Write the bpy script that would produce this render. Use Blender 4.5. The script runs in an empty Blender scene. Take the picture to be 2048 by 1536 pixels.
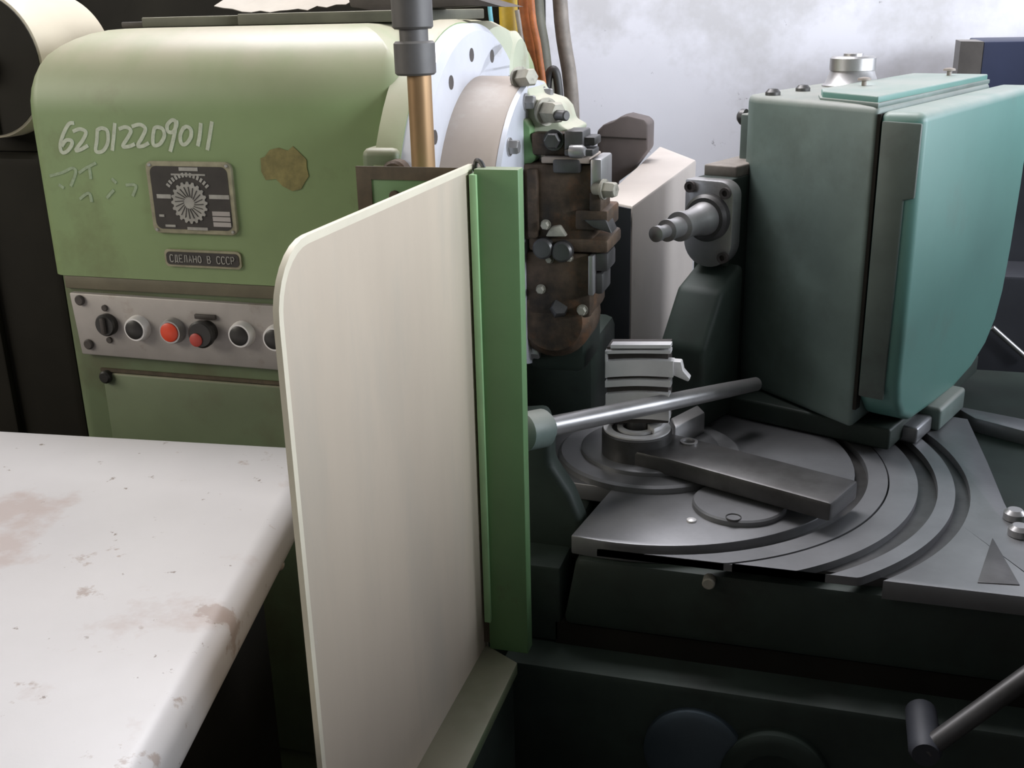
import bpy, bmesh, math, random
from mathutils import Vector, Matrix
random.seed(7)
scene = bpy.context.scene
col = scene.collection

# ------------------------------------------------------------------ camera
FPX, CX, CY = 2155.0, 1024.0, 768.0
EYE = Vector((0, 0, 1.55))
_u = Vector((-150, 6235, FPX)).normalized()
_v = Vector((1690 - CX, CY - 2, -FPX))
_y = (_v - _v.dot(_u) * _u).normalized()
_x = _y.cross(_u)
M3 = Matrix((_x, _y, _u))                       # world = M3 @ camera
cam = bpy.data.cameras.new('camera')
cam.sensor_width = 36.0
cam.lens = FPX / 2048 * 36.0
cam.clip_start = 0.02
camo = bpy.data.objects.new('camera', cam)
camo.matrix_world = Matrix.Translation(EYE) @ M3.to_4x4()
col.objects.link(camo)
scene.camera = camo

# ------------------------------------------------------------------ world, window light, exposure
world = bpy.data.worlds.new('sky'); scene.world = world
world.use_nodes = True
bg = world.node_tree.nodes['Background']
bg.inputs[0].default_value = (0.80, 0.88, 1.0, 1)
bg.inputs[1].default_value = 0.6
scene.view_settings.view_transform = 'Standard'
scene.view_settings.look = 'None'
scene.view_settings.gamma = 1.0
scene.view_settings.use_curve_mapping = False
scene.view_settings.exposure = 0.0

def area(name, loc, target, sx, sy, power, color):
    l = bpy.data.lights.new(name, 'AREA'); l.shape = 'RECTANGLE'
    l.size, l.size_y, l.energy, l.color = sx, sy, power, color
    o = bpy.data.objects.new(name, l); col.objects.link(o)
    o.location = loc
    o.rotation_euler = (Vector(target) - Vector(loc)).to_track_quat('-Z', 'Y').to_euler()
    return o
# daylight entering by the roof light, the right window and the high left window
area('skylight_daylight', (-1.5, 2.75, 4.15), (-1.5, 2.75, 0), 2.6, 1.2, 165, (0.97, 0.96, 1.0))
area('right_window_daylight', (3.15, 0.65, 1.95), (-3, 0.65, 1.95), 1.9, 1.2, 235, (0.86, 0.92, 1.0))
area('rear_window_daylight', (3.15, 2.8, 1.95), (-3, 2.8, 1.95), 1.1, 1.2, 70, (0.84, 0.90, 1.0))
area('left_window_daylight', (-4.1, -0.3, 2.7), (-1.0, 1.6, 1.2), 2.6, 1.6, 82, (1.0, 0.93, 0.80))

# ------------------------------------------------------------------ measuring helpers
def ray(px, py):
    return M3 @ Vector(((px - CX) / FPX, (CY - py) / FPX, -1))
def on(px, py, axis, val):
    r = ray(px, py); t = (val - EYE[axis]) / r[axis]
    return EYE + t * r

# ------------------------------------------------------------------ object helpers
WLOC = {}
def thing(name, label, cat, loc=(0, 0, 0), group=None):
    o = bpy.data.objects.new(name, None); o.empty_display_size = 0.05
    col.objects.link(o); o.location = loc; WLOC[o] = Vector(loc)
    o['label'] = label; o['category'] = cat
    if group: o['group'] = group
    return o
def obj(name, bm, m, parent=None, smooth=None, label=None):
    bmesh.ops.remove_doubles(bm, verts=bm.verts[:], dist=1e-5)
    bmesh.ops.dissolve_degenerate(bm, edges=bm.edges[:], dist=1e-5)
    bmesh.ops.recalc_face_normals(bm, faces=bm.faces[:])
    lo = Vector([min(v.co[i] for v in bm.verts) for i in range(3)])
    hi = Vector([max(v.co[i] for v in bm.verts) for i in range(3)])
    c = (lo + hi) / 2
    for v in bm.verts: v.co -= c
    me = bpy.data.meshes.new(name); bm.to_mesh(me); bm.free()
    ang = math.radians(38 if smooth is None else smooth)
    me.polygons.foreach_set('use_smooth', [True] * len(me.polygons))
    me.set_sharp_from_angle(angle=ang)
    o = bpy.data.objects.new(name, me); col.objects.link(o)
    me.materials.append(m)
    WLOC[o] = c
    if parent is not None:
        o.parent = parent; o.location = c - WLOC[parent]
    else: o.location = c
    if label: o['label'] = label
    return o
def tag(o, label, cat, group=None):
    o['label'] = label; o['category'] = cat
    if group: o['group'] = group
    return o
def struct(name, bm, m):
    o = obj(name, bm, m); o['kind'] = 'structure'; return o

# ------------------------------------------------------------------ shape helpers
def NB(): return bmesh.new()
def hexa(bm, pts):
    v = [bm.verts.new(p) for p in pts]
    for f in ((0, 1, 2, 3), (7, 6, 5, 4), (0, 4, 5, 1), (1, 5, 6, 2), (2, 6, 7, 3), (3, 7, 4, 0)):
        bm.faces.new([v[i] for i in f])
    return v
def box(bm, lo, hi, bev=0, seg=2):
    x0, y0, z0 = lo; x1, y1, z1 = hi
    v = hexa(bm, [(x0, y0, z0), (x1, y0, z0), (x1, y1, z0), (x0, y1, z0), (x0, y0, z1), (x1, y0, z1), (x1, y1, z1), (x0, y1, z1)])
    if bev: bevel(bm, bev, seg, v)
    return bm
def bevel(bm, w, seg=2, verts=None, ang=30):
    vs = set(verts) if verts else None
    bm.normal_update()
    ed = [e for e in bm.edges if (vs is None or (e.verts[0] in vs and e.verts[1] in vs)) and len(e.link_faces) == 2 and e.calc_face_angle(0) > math.radians(ang)]
    bmesh.ops.bevel(bm, geom=ed, offset=w, segments=seg, profile=0.5, affect='EDGES', clamp_overlap=True)
def prism(bm, pts, vec, bev=0, seg=2):
    """closed polygon pts (3-D) swept by vec"""
    vec = Vector(vec)
    a = [bm.verts.new(p) for p in pts]; b = [bm.verts.new(Vector(p) + vec) for p in pts]
    n = len(pts)
    bm.faces.new(a); bm.faces.new(b[::-1])
    for i in range(n): bm.faces.new((a[i], b[i], b[(i + 1) % n], a[(i + 1) % n]))
    if bev: bevel(bm, bev, seg, a + b)
    return bm
def frame_of(axis):
    a = Vector(axis).normalized()
    t = Vector((0, 0, 1)) if abs(a.z) < 0.9 else Vector((1, 0, 0))
    u = a.cross(t).normalized(); w = a.cross(u)
    return a, u, w
def lathe(bm, p, axis, prof, seg=28, cap=True):
    """prof: (distance along the axis, radius)"""
    a, u, w = frame_of(axis); p = Vector(p); rings = []
    for h, r in prof:
        rings.append([bm.verts.new(p + a * h + (u * math.cos(2 * math.pi * i / seg) + w * math.sin(2 * math.pi * i / seg)) * max(r, 1e-4)) for i in range(seg)])
    for k in range(len(rings) - 1):
        for i in range(seg):
            j = (i + 1) % seg
            bm.faces.new((rings[k][i], rings[k][j], rings[k + 1][j], rings[k + 1][i]))
    if cap:
        bm.faces.new(rings[0][::-1]); bm.faces.new(rings[-1])
    return bm
def cyl(bm, p0, p1, r, seg=20, ch=0.0):
    p0, p1 = Vector(p0), Vector(p1); L = (p1 - p0).length
    pr = [(0, r), (L, r)] if not ch else [(0, r - ch), (ch, r), (L - ch, r), (L, r - ch)]
    return lathe(bm, p0, p1 - p0, pr, seg)
def tube(bm, pts, r, seg=10):
    pts = [Vector(p) for p in pts]
    # Catmull-Rom resample
    P = [pts[0]] + pts + [pts[-1]]; out = []
    if len(pts) > 2:
        for k in range(1, len(P) - 2):
            for s in range(6):
                t = s / 6
                out.append(0.5 * ((2 * P[k]) + (P[k + 1] - P[k - 1]) * t + (2 * P[k - 1] - 5 * P[k] + 4 * P[k + 1] - P[k + 2]) * t * t + (3 * P[k] - P[k - 1] - 3 * P[k + 1] + P[k + 2]) * t ** 3))
        out.append(pts[-1])
    else: out = pts
    rings = []; prev = None
    for i, p in enumerate(out):
        d = (out[min(i + 1, len(out) - 1)] - out[max(i - 1, 0)]).normalized()
        if prev is None: _, u, _ = frame_of(d)
        else: u = (prev - prev.dot(d) * d).normalized()
        prev = u; w = d.cross(u)
        rings.append([bm.verts.new(p + (u * math.cos(2 * math.pi * k / seg) + w * math.sin(2 * math.pi * k / seg)) * r) for k in range(seg)])
    for a, b in zip(rings, rings[1:]):
        for k in range(seg): bm.faces.new((a[k], a[(k + 1) % seg], b[(k + 1) % seg], b[k]))
    bm.faces.new(rings[0][::-1]); bm.faces.new(rings[-1])
    return bm
def hexbolt(bm, p, axis, r, h, washer=True):
    if washer: lathe(bm, p, axis, [(0, r * 1.25), (h * .18, r * 1.25)], 18)
    q = Vector(p) + Vector(axis).normalized() * (h * .18 if washer else 0)
    lathe(bm, q, axis, [(0, r), (h * .75, r), (h * .9, r * .82)], 6)
    return bm
def sector(bm, c, r0, r1, z0, z1, a0=0, a1=2 * math.pi, n=96, ymin=None):
    """ring sector with a flat cut where y < ymin"""
    def P(r, a, z):
        x = c[0] + r * math.cos(a); y = c[1] + r * math.sin(a)
        if ymin is not None and y < ymin:
            y = ymin
        return (x, y, z)
    full = abs(a1 - a0 - 2 * math.pi) < 1e-6
    rows = []
    for i in range(n if full else n + 1):
        a = a0 + (a1 - a0) * i / n
        rows.append([bm.verts.new(P(r, a, z)) for r, z in ((r0, z0), (r1, z0), (r1, z1), (r0, z1))])
    m = len(rows)
    for i in range(m if full else m - 1):
        A, B = rows[i], rows[(i + 1) % m]
        for k in range(4): 
            try: bm.faces.new((A[k], A[(k + 1) % 4], B[(k + 1) % 4], B[k]))
            except ValueError: pass
    if not full:
        bm.faces.new(rows[0][::-1]); bm.faces.new(rows[-1])
    return bm
def ribbon(bm, pts, w, o, ux, uz, nrm, th=0.0012):
    """flat stroke through 2-D pts on the plane (o, ux, uz), raised along nrm"""
    pts = [Vector(p) for p in pts]
    n = len(pts); L, Rr = [], []
    for i, p in enumerate(pts):
        d = pts[min(i + 1, n - 1)] - pts[max(i - 1, 0)]
        d = d.normalized() if d.length > 1e-9 else Vector((1, 0))
        q = Vector((-d.y, d.x)) * w / 2
        L.append(p + q); Rr.append(p - q)
    def W(p, k): return o + ux * p.x + uz * p.y + nrm * k
    ribbon.k = (getattr(ribbon, 'k', 0) + 1) % 9
    hs = [th + .00004 * ribbon.k + .0005 * i / n for i in range(n)]
    a = [bm.verts.new(W(p, h)) for p, h in zip(L, hs)]; b = [bm.verts.new(W(p, h)) for p, h in zip(Rr, hs)]
    c = [bm.verts.new(W(p, -.0006)) for p in L]; d = [bm.verts.new(W(p, -.0006)) for p in Rr]
    for i in range(n - 1):
        bm.faces.new((a[i], b[i], b[i + 1], a[i + 1])); bm.faces.new((a[i], a[i + 1], c[i + 1], c[i])); bm.faces.new((b[i + 1], b[i], d[i], d[i + 1]))
    bm.faces.new((a[0], c[0], d[0], b[0])); bm.faces.new((a[-1], b[-1], d[-1], c[-1]))
def roundrect(x0, x1, y0, y1, rs, inset=0, k=8):
    """corner radii rs: (x0y0, x1y0, x1y1, x0y1)"""
    out = []
    for (cx, cy, sx, sy, a0), r in zip(((x0, y0, 1, 1, 180), (x1, y0, -1, 1, 270), (x1, y1, -1, -1, 0), (x0, y1, 1, -1, 90)), rs):
        m = max(r, inset); rr = max(r - inset, 0.0005)
        for i in range(k + 1):
            a = math.radians(a0 + 90 * i / k)
            out.append((cx + sx * m + rr * math.cos(a), cy + sy * m + rr * math.sin(a)))
    return out
def loft(bm, loops, cap=True):
    R = [[bm.verts.new(p) for p in l] for l in loops]; n = len(R[0])
    for a, b in zip(R, R[1:]):
        for i in range(n): bm.faces.new((a[i], a[(i + 1) % n], b[(i + 1) % n], b[i]))
    if cap: bm.faces.new(R[0][::-1]); bm.faces.new(R[-1])
    return bm

# ------------------------------------------------------------------ materials
def mat(name, base, rough=0.5, metal=0.0, var=0.25, vs=6.0, stain=None, dust=None, bump=0.0, bs=60.0, stretch=(1, 1, 1), spec=0.5):
    m = bpy.data.materials.new(name); m.use_nodes = True
    nt = m.node_tree; N = nt.nodes; L = nt.links; b = N['Principled BSDF']
    b.inputs['Roughness'].default_value = rough; b.inputs['Metallic'].default_value = metal
    b.inputs['Specular IOR Level'].default_value = spec
    tc = N.new('ShaderNodeTexCoord'); mp = N.new('ShaderNodeMapping'); mp.inputs['Scale'].default_value = stretch
    L.new(tc.outputs['Object'], mp.inputs['Vector'])
    def noise(s, det=5, rg=.6, off=0):
        n = N.new('ShaderNodeTexNoise'); n.inputs['Scale'].default_value = s; n.inputs['Detail'].default_value = det; n.inputs['Roughness'].default_value = rg
        if off:
            a = N.new('ShaderNodeVectorMath'); a.inputs[1].default_value = (off, off * 1.7, off * .6); L.new(mp.outputs[0], a.inputs[0]); L.new(a.outputs[0], n.inputs['Vector'])
        else: L.new(mp.outputs[0], n.inputs['Vector'])
        return n.outputs['Fac']
    def rng(src, a, c, lo=0., hi=1.):
        r = N.new('ShaderNodeMapRange'); r.inputs[1].default_value = a; r.inputs[2].default_value = c; r.inputs[3].default_value = lo; r.inputs[4].default_value = hi
        L.new(src, r.inputs[0]); return r.outputs[0]
    def mix(fac, A, Bc):
        x = N.new('ShaderNodeMix'); x.data_type = 'RGBA'
        L.new(fac, x.inputs[0])
        for k, s in ((6, A), (7, Bc)):
            if isinstance(s, tuple): x.inputs[k].default_value = (*s, 1)
            else: L.new(s, x.inputs[k])
        return x.outputs[2]
    dk = tuple(c * (1 - var) for c in base); lt = tuple(min(1, c * (1 + var)) for c in base)
    c = mix(rng(noise(vs), .3, .7), dk, lt)
    for k, (sc, s_scale, thr, soft, amt) in enumerate(stain or []):
        c = mix(rng(noise(s_scale, 6, .65, 3.1 + 5 * k), thr, thr + soft, 0, amt), c, sc)
    if dust:
        dc, amt = dust
        g = N.new('ShaderNodeNewGeometry'); s = N.new('ShaderNodeSeparateXYZ'); L.new(g.outputs['Normal'], s.inputs[0])
        f = rng(s.outputs['Z'], .10, .85, 0, amt)
        mu = N.new('ShaderNodeMath'); mu.operation = 'MULTIPLY'; L.new(f, mu.inputs[0]); L.new(rng(noise(9, 4, .6, 11), .25, .6, .55, 1), mu.inputs[1])
        c = mix(mu.outputs[0], c, dc)
    L.new(c, b.inputs['Base Color'])
    if bump:
        bn = N.new('ShaderNodeBump'); bn.inputs['Strength'].default_value = bump; bn.inputs['Distance'].default_value = .004
        L.new(noise(bs, 6, .6), bn.inputs['Height']); L.new(bn.outputs[0], b.inputs['Normal'])
    return m
DUST = (.47, .41, .32)
BROWN = (.10, .065, .035)
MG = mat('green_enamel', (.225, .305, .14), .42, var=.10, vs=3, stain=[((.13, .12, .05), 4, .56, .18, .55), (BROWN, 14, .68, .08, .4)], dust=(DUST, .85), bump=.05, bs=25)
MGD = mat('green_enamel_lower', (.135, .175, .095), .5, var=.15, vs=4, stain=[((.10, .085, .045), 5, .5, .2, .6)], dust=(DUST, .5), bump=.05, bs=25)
MGL = mat('light_green_paint', (.42, .45, .33), .5, var=.12, vs=6, stain=[((.25, .2, .13), 9, .56, .15, .6)], dust=((.5, .45, .36), .6))
MGP = mat('guard_green_paint', (.13, .25, .105), .45, var=.12, vs=5, stain=[(BROWN, 11, .62, .1, .5)], dust=(DUST, .4))
MGS = mat('pale_green_edge_paint', (.34, .56, .28), .5, var=.1, vs=12)
MRIM = mat('chipped_brown_rim', (.085, .065, .04), .7, var=.3, vs=30)
MTEAL = mat('teal_enamel', (.105, .235, .20), .42, var=.08, vs=2.5, stain=[((.12, .17, .14), 5, .58, .2, .4)], dust=((.36, .37, .33), .8), bump=.04, bs=20)
MTEALD = mat('teal_enamel_grimy', (.14, .185, .165), .5, var=.2, vs=5, stain=[((.05, .055, .045), 4, .48, .25, .6)], dust=((.33, .33, .29), .8))
MTSTRIP = mat('dark_stained_teal', (.10, .125, .108), .55, var=.2, vs=7, stain=[((.05, .04, .033), 6, .5, .2, .6)])
MSHADE = mat('brown_ledge_shade', (.125, .11, .07), .6, var=.2, vs=9)  # brown tone of the shadow below the upper cover
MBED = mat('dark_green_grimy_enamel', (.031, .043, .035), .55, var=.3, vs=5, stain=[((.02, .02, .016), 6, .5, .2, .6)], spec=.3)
MBEIGE = mat('beige_sheet_paint', (.56, .475, .375), .42, var=.08, vs=1.6, stretch=(1, 3, .7), stain=[((.45, .41, .34), 2.6, .5, .25, .6), ((.72, .69, .64), 7, .69, .08, .7)], bump=.03, bs=12)
MEDGE = mat('cream_sheet_edge', (.72, .66, .52), .5, var=.1)
MWHITE = mat('worn_white_paint', (.50, .48, .47), .38, var=.07, vs=2, stain=[((.40, .33, .30), 4, .55, .09, .75), ((.16, .12, .09), 40, .665, .03, .8), ((.29, .22, .18), 12, .63, .04, .7)], bump=.08, bs=30)
MSTEEL = mat('scraped_steel', (.40, .39, .385), .38, .75, var=.18, vs=9, stain=[((.16, .14, .12), 7, .56, .15, .6)], bump=.05, bs=90)
MSTEELD = mat('oily_dark_steel', (.095, .092, .09), .42, .6, var=.3, vs=10, stain=[((.05, .045, .04), 7, .5, .2, .7)])
MPLATE = mat('scraped_table_iron', (.235, .235, .24), .42, .6, var=.15, vs=7, stain=[((.17, .17, .16), 5, .55, .2, .6)], bump=.04, bs=80)
MBRIGHT = mat('bright_ground_steel', (.80, .78, .77), .35, .2, var=.08, vs=12)
MWSTEEL = mat('pale_machined_ring', (.64, .65, .70), .4, .25, var=.08, vs=6, stain=[((.4, .36, .32), 12, .64, .1, .5)])
MHUB = mat('dusty_hub_paint', (.36, .29, .24), .6, var=.15, vs=6, stain=[((.45, .42, .40), 8, .55, .15, .6)], dust=((.45, .40, .35), .45))
MDULL = mat('dull_greasy_steel', (.36, .34, .28), .6, .2, var=.25, vs=30, stain=[((.10, .09, .07), 30, .55, .1, .7)])
MRUST = mat('rusty_tool_steel', (.11, .075, .05), .6, .35, var=.5, vs=22, stain=[((.20, .10, .05), 18, .55, .12, .7), ((.03, .026, .022), 9, .52, .15, .8)], bump=.3, bs=70)
MBRONZE = mat('rusted_bronze_shaft', (.34, .21, .105), .45, .5, var=.2, vs=14, stretch=(1, 1, .3))
MCOUP = mat('dark_grey_coupling', (.10, .095, .092), .55, .2, var=.2, vs=14, dust=((.3, .28, .26), .8))
MBLACK = mat('black_plastic', (.022, .02, .018), .4, var=.2)
MRED = mat('red_plastic', (.75, .07, .025), .4, var=.05)
MREDD = mat('dull_red_plastic', (.45, .06, .045), .5, var=.15)
MPANEL = mat('aluminium_button_plate', (.40, .37, .35), .5, .3, var=.1, vs=10, stain=[((.24, .19, .14), 12, .6, .12, .6)])
MNAME = mat('black_nameplate', (.035, .03, .026), .55, var=.3, vs=20)
MSILV = mat('worn_silver_print', (.34, .33, .30), .6, .2, var=.2, vs=40)
MNFR = mat('tarnished_plate_rim', (.30, .28, .19), .6, .2, var=.25, vs=40)
MCHALK = mat('chalk', (.50, .54, .42), .95, var=.15, vs=120)
MCHALKF = mat('faint_chalk', (.31, .38, .25), .95, var=.2, vs=120)
MTAPE = mat('brown_stain_residue', (.215, .185, .065), .7, var=.35, vs=40)
MORANGE = mat('rusty_orange_cable', (.40, .12, .035), .6, var=.35, vs=30)
MPIPE = mat('grimy_pipe', (.25, .215, .185), .6, .1, var=.25, vs=30)
MHOSE = mat('dark_hose', (.04, .037, .036), .5, var=.2)
MDCON = mat('dark_green_conduit', (.12, .115, .085), .6, var=.25, vs=20)
MYEL = mat('yellow_paint', (.62, .42, .05), .5, var=.2, vs=20)
MBLUEW = mat('blue_wire', (.15, .42, .52), .5, var=.1)
MCREAM = mat('cream_hood_paint', (.55, .49, .38), .5, var=.08, vs=3, stain=[((.36, .32, .24), 3, .55, .2, .5)])
MBEIGEB = mat('beige_duct_paint', (.66, .59, .53), .55, var=.06, vs=4, stain=[((.5, .43, .37), 6, .6, .15, .5)])
MCAST = mat('grey_brown_casting', (.155, .128, .120), .7, var=.12, vs=10)
MNAVY = mat('navy_steel_box', (.026, .034, .075), .5, var=.15, vs=4)
MDARK = mat('dark_machine_paint', (.03, .032, .04), .6, var=.25, vs=4)
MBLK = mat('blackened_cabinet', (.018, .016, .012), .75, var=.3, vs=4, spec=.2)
MDPL = mat('grey_green_plate', (.085, .085, .06), .6, var=.25, vs=8, dust=((.3, .28, .2), .9))
MPAPER = mat('crumpled_paper', (.42, .38, .32), .8, var=.1, vs=8)
MDBROWN = mat('dark_brown_steel', (.06, .05, .045), .6, var=.3, vs=14)
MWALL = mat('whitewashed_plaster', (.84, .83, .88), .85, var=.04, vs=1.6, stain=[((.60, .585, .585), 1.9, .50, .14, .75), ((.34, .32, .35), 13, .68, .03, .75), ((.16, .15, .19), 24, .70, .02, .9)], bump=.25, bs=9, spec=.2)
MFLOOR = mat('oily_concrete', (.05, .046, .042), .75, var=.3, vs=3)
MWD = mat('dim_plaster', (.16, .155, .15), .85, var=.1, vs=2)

# ------------------------------------------------------------------ room shell
XL, XR, YF, YB, ZC = -4.2, 3.2, -3.4, 3.6, 4.2
b = NB(); box(b, (XL - .2, YF - .2, -.1), (XR + .2, YB + .2, 0)); struct('floor', b, MFLOOR)
b = NB(); box(b, (XL - .2, YB, 0), (XR + .2, YB + .2, ZC)); struct('wall_back', b, MWALL)
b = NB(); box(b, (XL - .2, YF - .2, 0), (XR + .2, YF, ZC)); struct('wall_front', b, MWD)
def wall_side(name, x0, x1, ys, z0, z1, m):
    b = NB()
    box(b, (x0, YF, 0), (x1, YB, z0)); box(b, (x0, YF, z1), (x1, YB, ZC))
    e = [YF] + list(ys) + [YB]
    for k in range(0, len(e), 2): box(b, (x0, e[k], z0), (x1, e[k + 1], z1))
    struct(name, b, m)
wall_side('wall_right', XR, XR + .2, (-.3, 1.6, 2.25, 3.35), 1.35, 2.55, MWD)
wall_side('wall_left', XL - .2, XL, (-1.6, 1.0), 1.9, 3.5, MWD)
b = NB()
box(b, (XL, YF, ZC), (XR, 2.15, ZC + .15)); box(b, (XL, 3.35, ZC), (XR, YB, ZC + .15))
box(b, (XL, 2.15, ZC), (-2.8, 3.35, ZC + .15)); box(b, (-.2, 2.15, ZC), (XR, 3.35, ZC + .15))
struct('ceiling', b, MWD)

# ------------------------------------------------------------------ machine column (left housing)
HX0, HX1, HY0, HY1, HZ = -1.352, -.640, 1.60, 2.42, 1.537
colm = thing('machine_column', 'large green gear cutting machine column with chalk number and nameplate', 'machine', (-1.0, 2.0, 0))
RC = (.035, .045, .05, .10)
def hull(z, inset=0, y0=HY0): return [(x, y, z) for x, y in roundrect(HX0, HX1, y0, HY1, RC, inset)]
b = NB()
RT = .135
loops = [hull(1.118)] + [hull(1.118 + .004, 0)] + [hull(HZ - RT)]
for i in range(1, 11):
    a = math.radians(90 * i / 10)
    loops.append(hull(HZ - RT + RT * math.sin(a), RT * (1 - math.cos(a))))
loft(b, loops)
hous = obj('upper_housing', b, MG, colm, smooth=50)
b = NB()
loft(b, [[(x, y, z) for x, y in roundrect(HX0 + .006, HX1 - .006, HY0 + .006, HY1, RC)] for z in (.10, 1.118)])
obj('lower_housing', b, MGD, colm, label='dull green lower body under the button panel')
b = NB(); box(b, (HX0 - .02, HY0 - .03, 0), (HX1 + .01, HY1, .10), .01); obj('plinth', b, MBED, colm)
b = NB(); box(b, (HX0 + .03, HY0 + .001, 1.094), (HX1 - .03, HY0 + .02, 1.1175), .002); obj('ledge_shade_strip', b, MSHADE, colm)  # brown strip painting in the shadow under the cover's ledge
# access door below the panel
p0 = on(205, 745, 1, HY0); 
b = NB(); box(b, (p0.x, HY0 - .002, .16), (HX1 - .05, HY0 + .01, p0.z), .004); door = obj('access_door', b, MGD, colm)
b = NB(); box(b, (p0.x - .004, HY0 + .0005, p0.z + .002), (HX1 - .045, HY0 + .01, p0.z + .008)); obj('door_rail', b, MRIM, door)
b = NB(); cyl(b, (p0.x + .01, HY0 - .012, .93), (p0.x + .01, HY0 + .004, .93), .012, 14, .003); obj('door_latch', b, MBLACK, door)
# button panel
FY = HY0 + .006
a0 = on(148, 582, 1, FY); a1 = on(190, 708, 1, FY)
PX0, PZ1, PZ0 = a0.x, a0.z, a1.z + .002
b = NB(); prism(b, [(PX0 - .002, FY - .012, PZ1), (PX0 + .005, FY - .012, PZ0), (-.80, FY - .012, PZ0 - .004), (-.80, FY - .012, PZ1 - .004)], (0, .014, 0), .003)
pan = obj('control_panel', b, MPANEL, colm, label='grey aluminium panel with push buttons')
FPY = FY - .012
def button(px, py, kind):
    c = on(px, py, 1, FPY)
    c = Vector((c.x, FPY, c.z))
    n = Vector((0, -1, 0))
    if kind in ('black', 'red'):
        b = NB(); lathe(b, c, n, [(-.002, .0235), (.004, .0235), (.014, .0215), (.016, .0205), (.016, .0175), (.010, .017)], 28); o = obj('push_button', b, MBRIGHT if kind == 'black' else MSTEEL, pan)
        b = NB(); lathe(b, c, n, [(.006, .0172), (.0175, .0172), (.019, .015)], 28); obj('button_cap', b, MBLACK if kind == 'black' else MRED, o)
    elif kind == 'mushroom':
        b = NB(); lathe(b, c, n, [(-.002, .020), (.012, .018), (.016, .024), (.024, .0245), (.027, .021)], 28); o = obj('selector_switch', b, MBLACK, pan)
        b = NB(); box(b, (c.x - .021, FPY - .006, c.z + .022), (c.x + .021, FPY, c.z + .031), .002); obj('legend_strip', b, MDBROWN, o)
        b = NB(); lathe(b, c + Vector((-.008, 0, -.009)), n, [(.022, .012), (.029, .012), (.031, .009)], 20); obj('red_lens', b, MREDD, o)
    else:
        b = NB(); lathe(b, c, n, [(-.002, .0205), (.010, .0205), (.013, .018)], 24); o = obj('key_switch', b, MBLACK, pan)
        b = NB(); box(b, (c.x - .004, FPY - .020, c.z - .015), (c.x + .004, FPY - .012, c.z + .015), .002); obj('switch_knob', b, MDBROWN, o)
        for s in (1, -1):
            b = NB(); cyl(b, (c.x - .002, FPY + .001, c.z + s * .030), (c.x - .002, FPY - .004, c.z + s * .030), .006, 12, .001); obj('screw', b, MDBROWN, o)
for px, py, k in ((217, 648, 'key'), (279, 655, 'black'), (349, 660, 'red'), (416, 662, 'mushroom'), (487, 667, 'black'), (556, 674, 'black')): button(px, py, k)
for px, py in ((161, 600), (179, 688)):
    c = on(px, py, 1, FPY); b = NB(); cyl(b, (c.x, FPY + .001, c.z), (c.x, FPY - .006, c.z), .0095, 16, .002); obj('panel_screw', b, MDBROWN, pan)

# nameplate
UX, UZ, NY = Vector((1, 0, 0)), Vector((0, 0, 1)), Vector((0, -1, 0))
q = on(293, 321, 1, HY0); q2 = on(480, 475, 1, HY0)
NX0, NX1, NZ1, NZ0 = q.x, q2.x, q.z, q2.z + .004
b = NB(); loft(b, [[(x, HY0 + dy, z) for x, z in roundrect(NX0, NX1, NZ0, NZ1, (.012,) * 4, ins)] for dy, ins in ((.001, 0), (-.005, 0), (-.006, .001))])
npl = obj('nameplate', b, MNFR, colm, label='black square nameplate with a silver gear emblem')
b = NB(); loft(b, [[(x, HY0 + dy, z) for x, z in roundrect(NX0 + .008, NX1 - .008, NZ0 + .008, NZ1 - .008, (.012,) * 4)] for dy in (-.004, -.0068)])
obj('plate_face', b, MNAME, npl)
NW, NH = NX1 - NX0, NZ1 - NZ0
O = Vector((NX0, HY0 - .0068, NZ0))
ec = Vector((NW * .48, NH * .44))
b = NB()
pts = []
for i in range(40):
    a = 2 * math.pi * i / 40; r = .0345 if i % 2 == 0 else .0305
    for da in (-.045, .045): pts.append(O + UX * (ec.x + r * math.cos(a + da)) + UZ * (ec.y + r * 1.03 * math.sin(a + da)))
prism(b, pts, NY * .0016)
obj('gear_emblem', b, MSILV, npl)
b = NB()
for i in range(20):
    a = 2 * math.pi * i / 20
    ribbon(b, [ec + Vector((math.cos(a), math.sin(a))) * .010, ec + Vector((math.cos(a + .25), math.sin(a + .25))) * .027], .0012, O + NY * .0016, UX, UZ, NY, .0006)
obj('emblem_lines', b, MNAME, npl)
b = NB()
for i in range(13):                                      # curved line of lettering above the gear
    a = math.radians(142 - i * 8.7)
    d = Vector((math.cos(a), math.sin(a)))
    ribbon(b, [ec + d * .043, ec + d * .0505], .0042, O, UX, UZ, NY, .0008)
for x0, x1, zz, w in ((.10, .27, .52, .007), (.72, .95, .53, .007), (.40, .62, .90, .006), (.30, .70, .825, .003), (.42, .66, .08, .005), (.10, .16, .25, .004), (.16, .28, .11, .004)):
    ribbon(b, [(NW * x0, NH * zz), (NW * x1, NH * zz)], w, O, UX, UZ, NY, .0008)
obj('plate_lettering', b, MSILV, npl)
b = NB()
for k in range(3): ribbon(b, [(NW * .735, NH * (.15 + .075 * k)), (NW * .94, NH * (.15 + .075 * k))], .0075, O, UX, UZ, NY, .0008)
obj('data_box', b, MPANEL, npl)
for fx in (.05, .95):
    for fz in (.05, .95):
        c = O + UX * NW * fx + UZ * NH * fz; b = NB(); cyl(b, c + NY * -.002, c + NY * .002, .0028, 10, .0008); obj('rivet', b, MSILV, npl)

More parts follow.
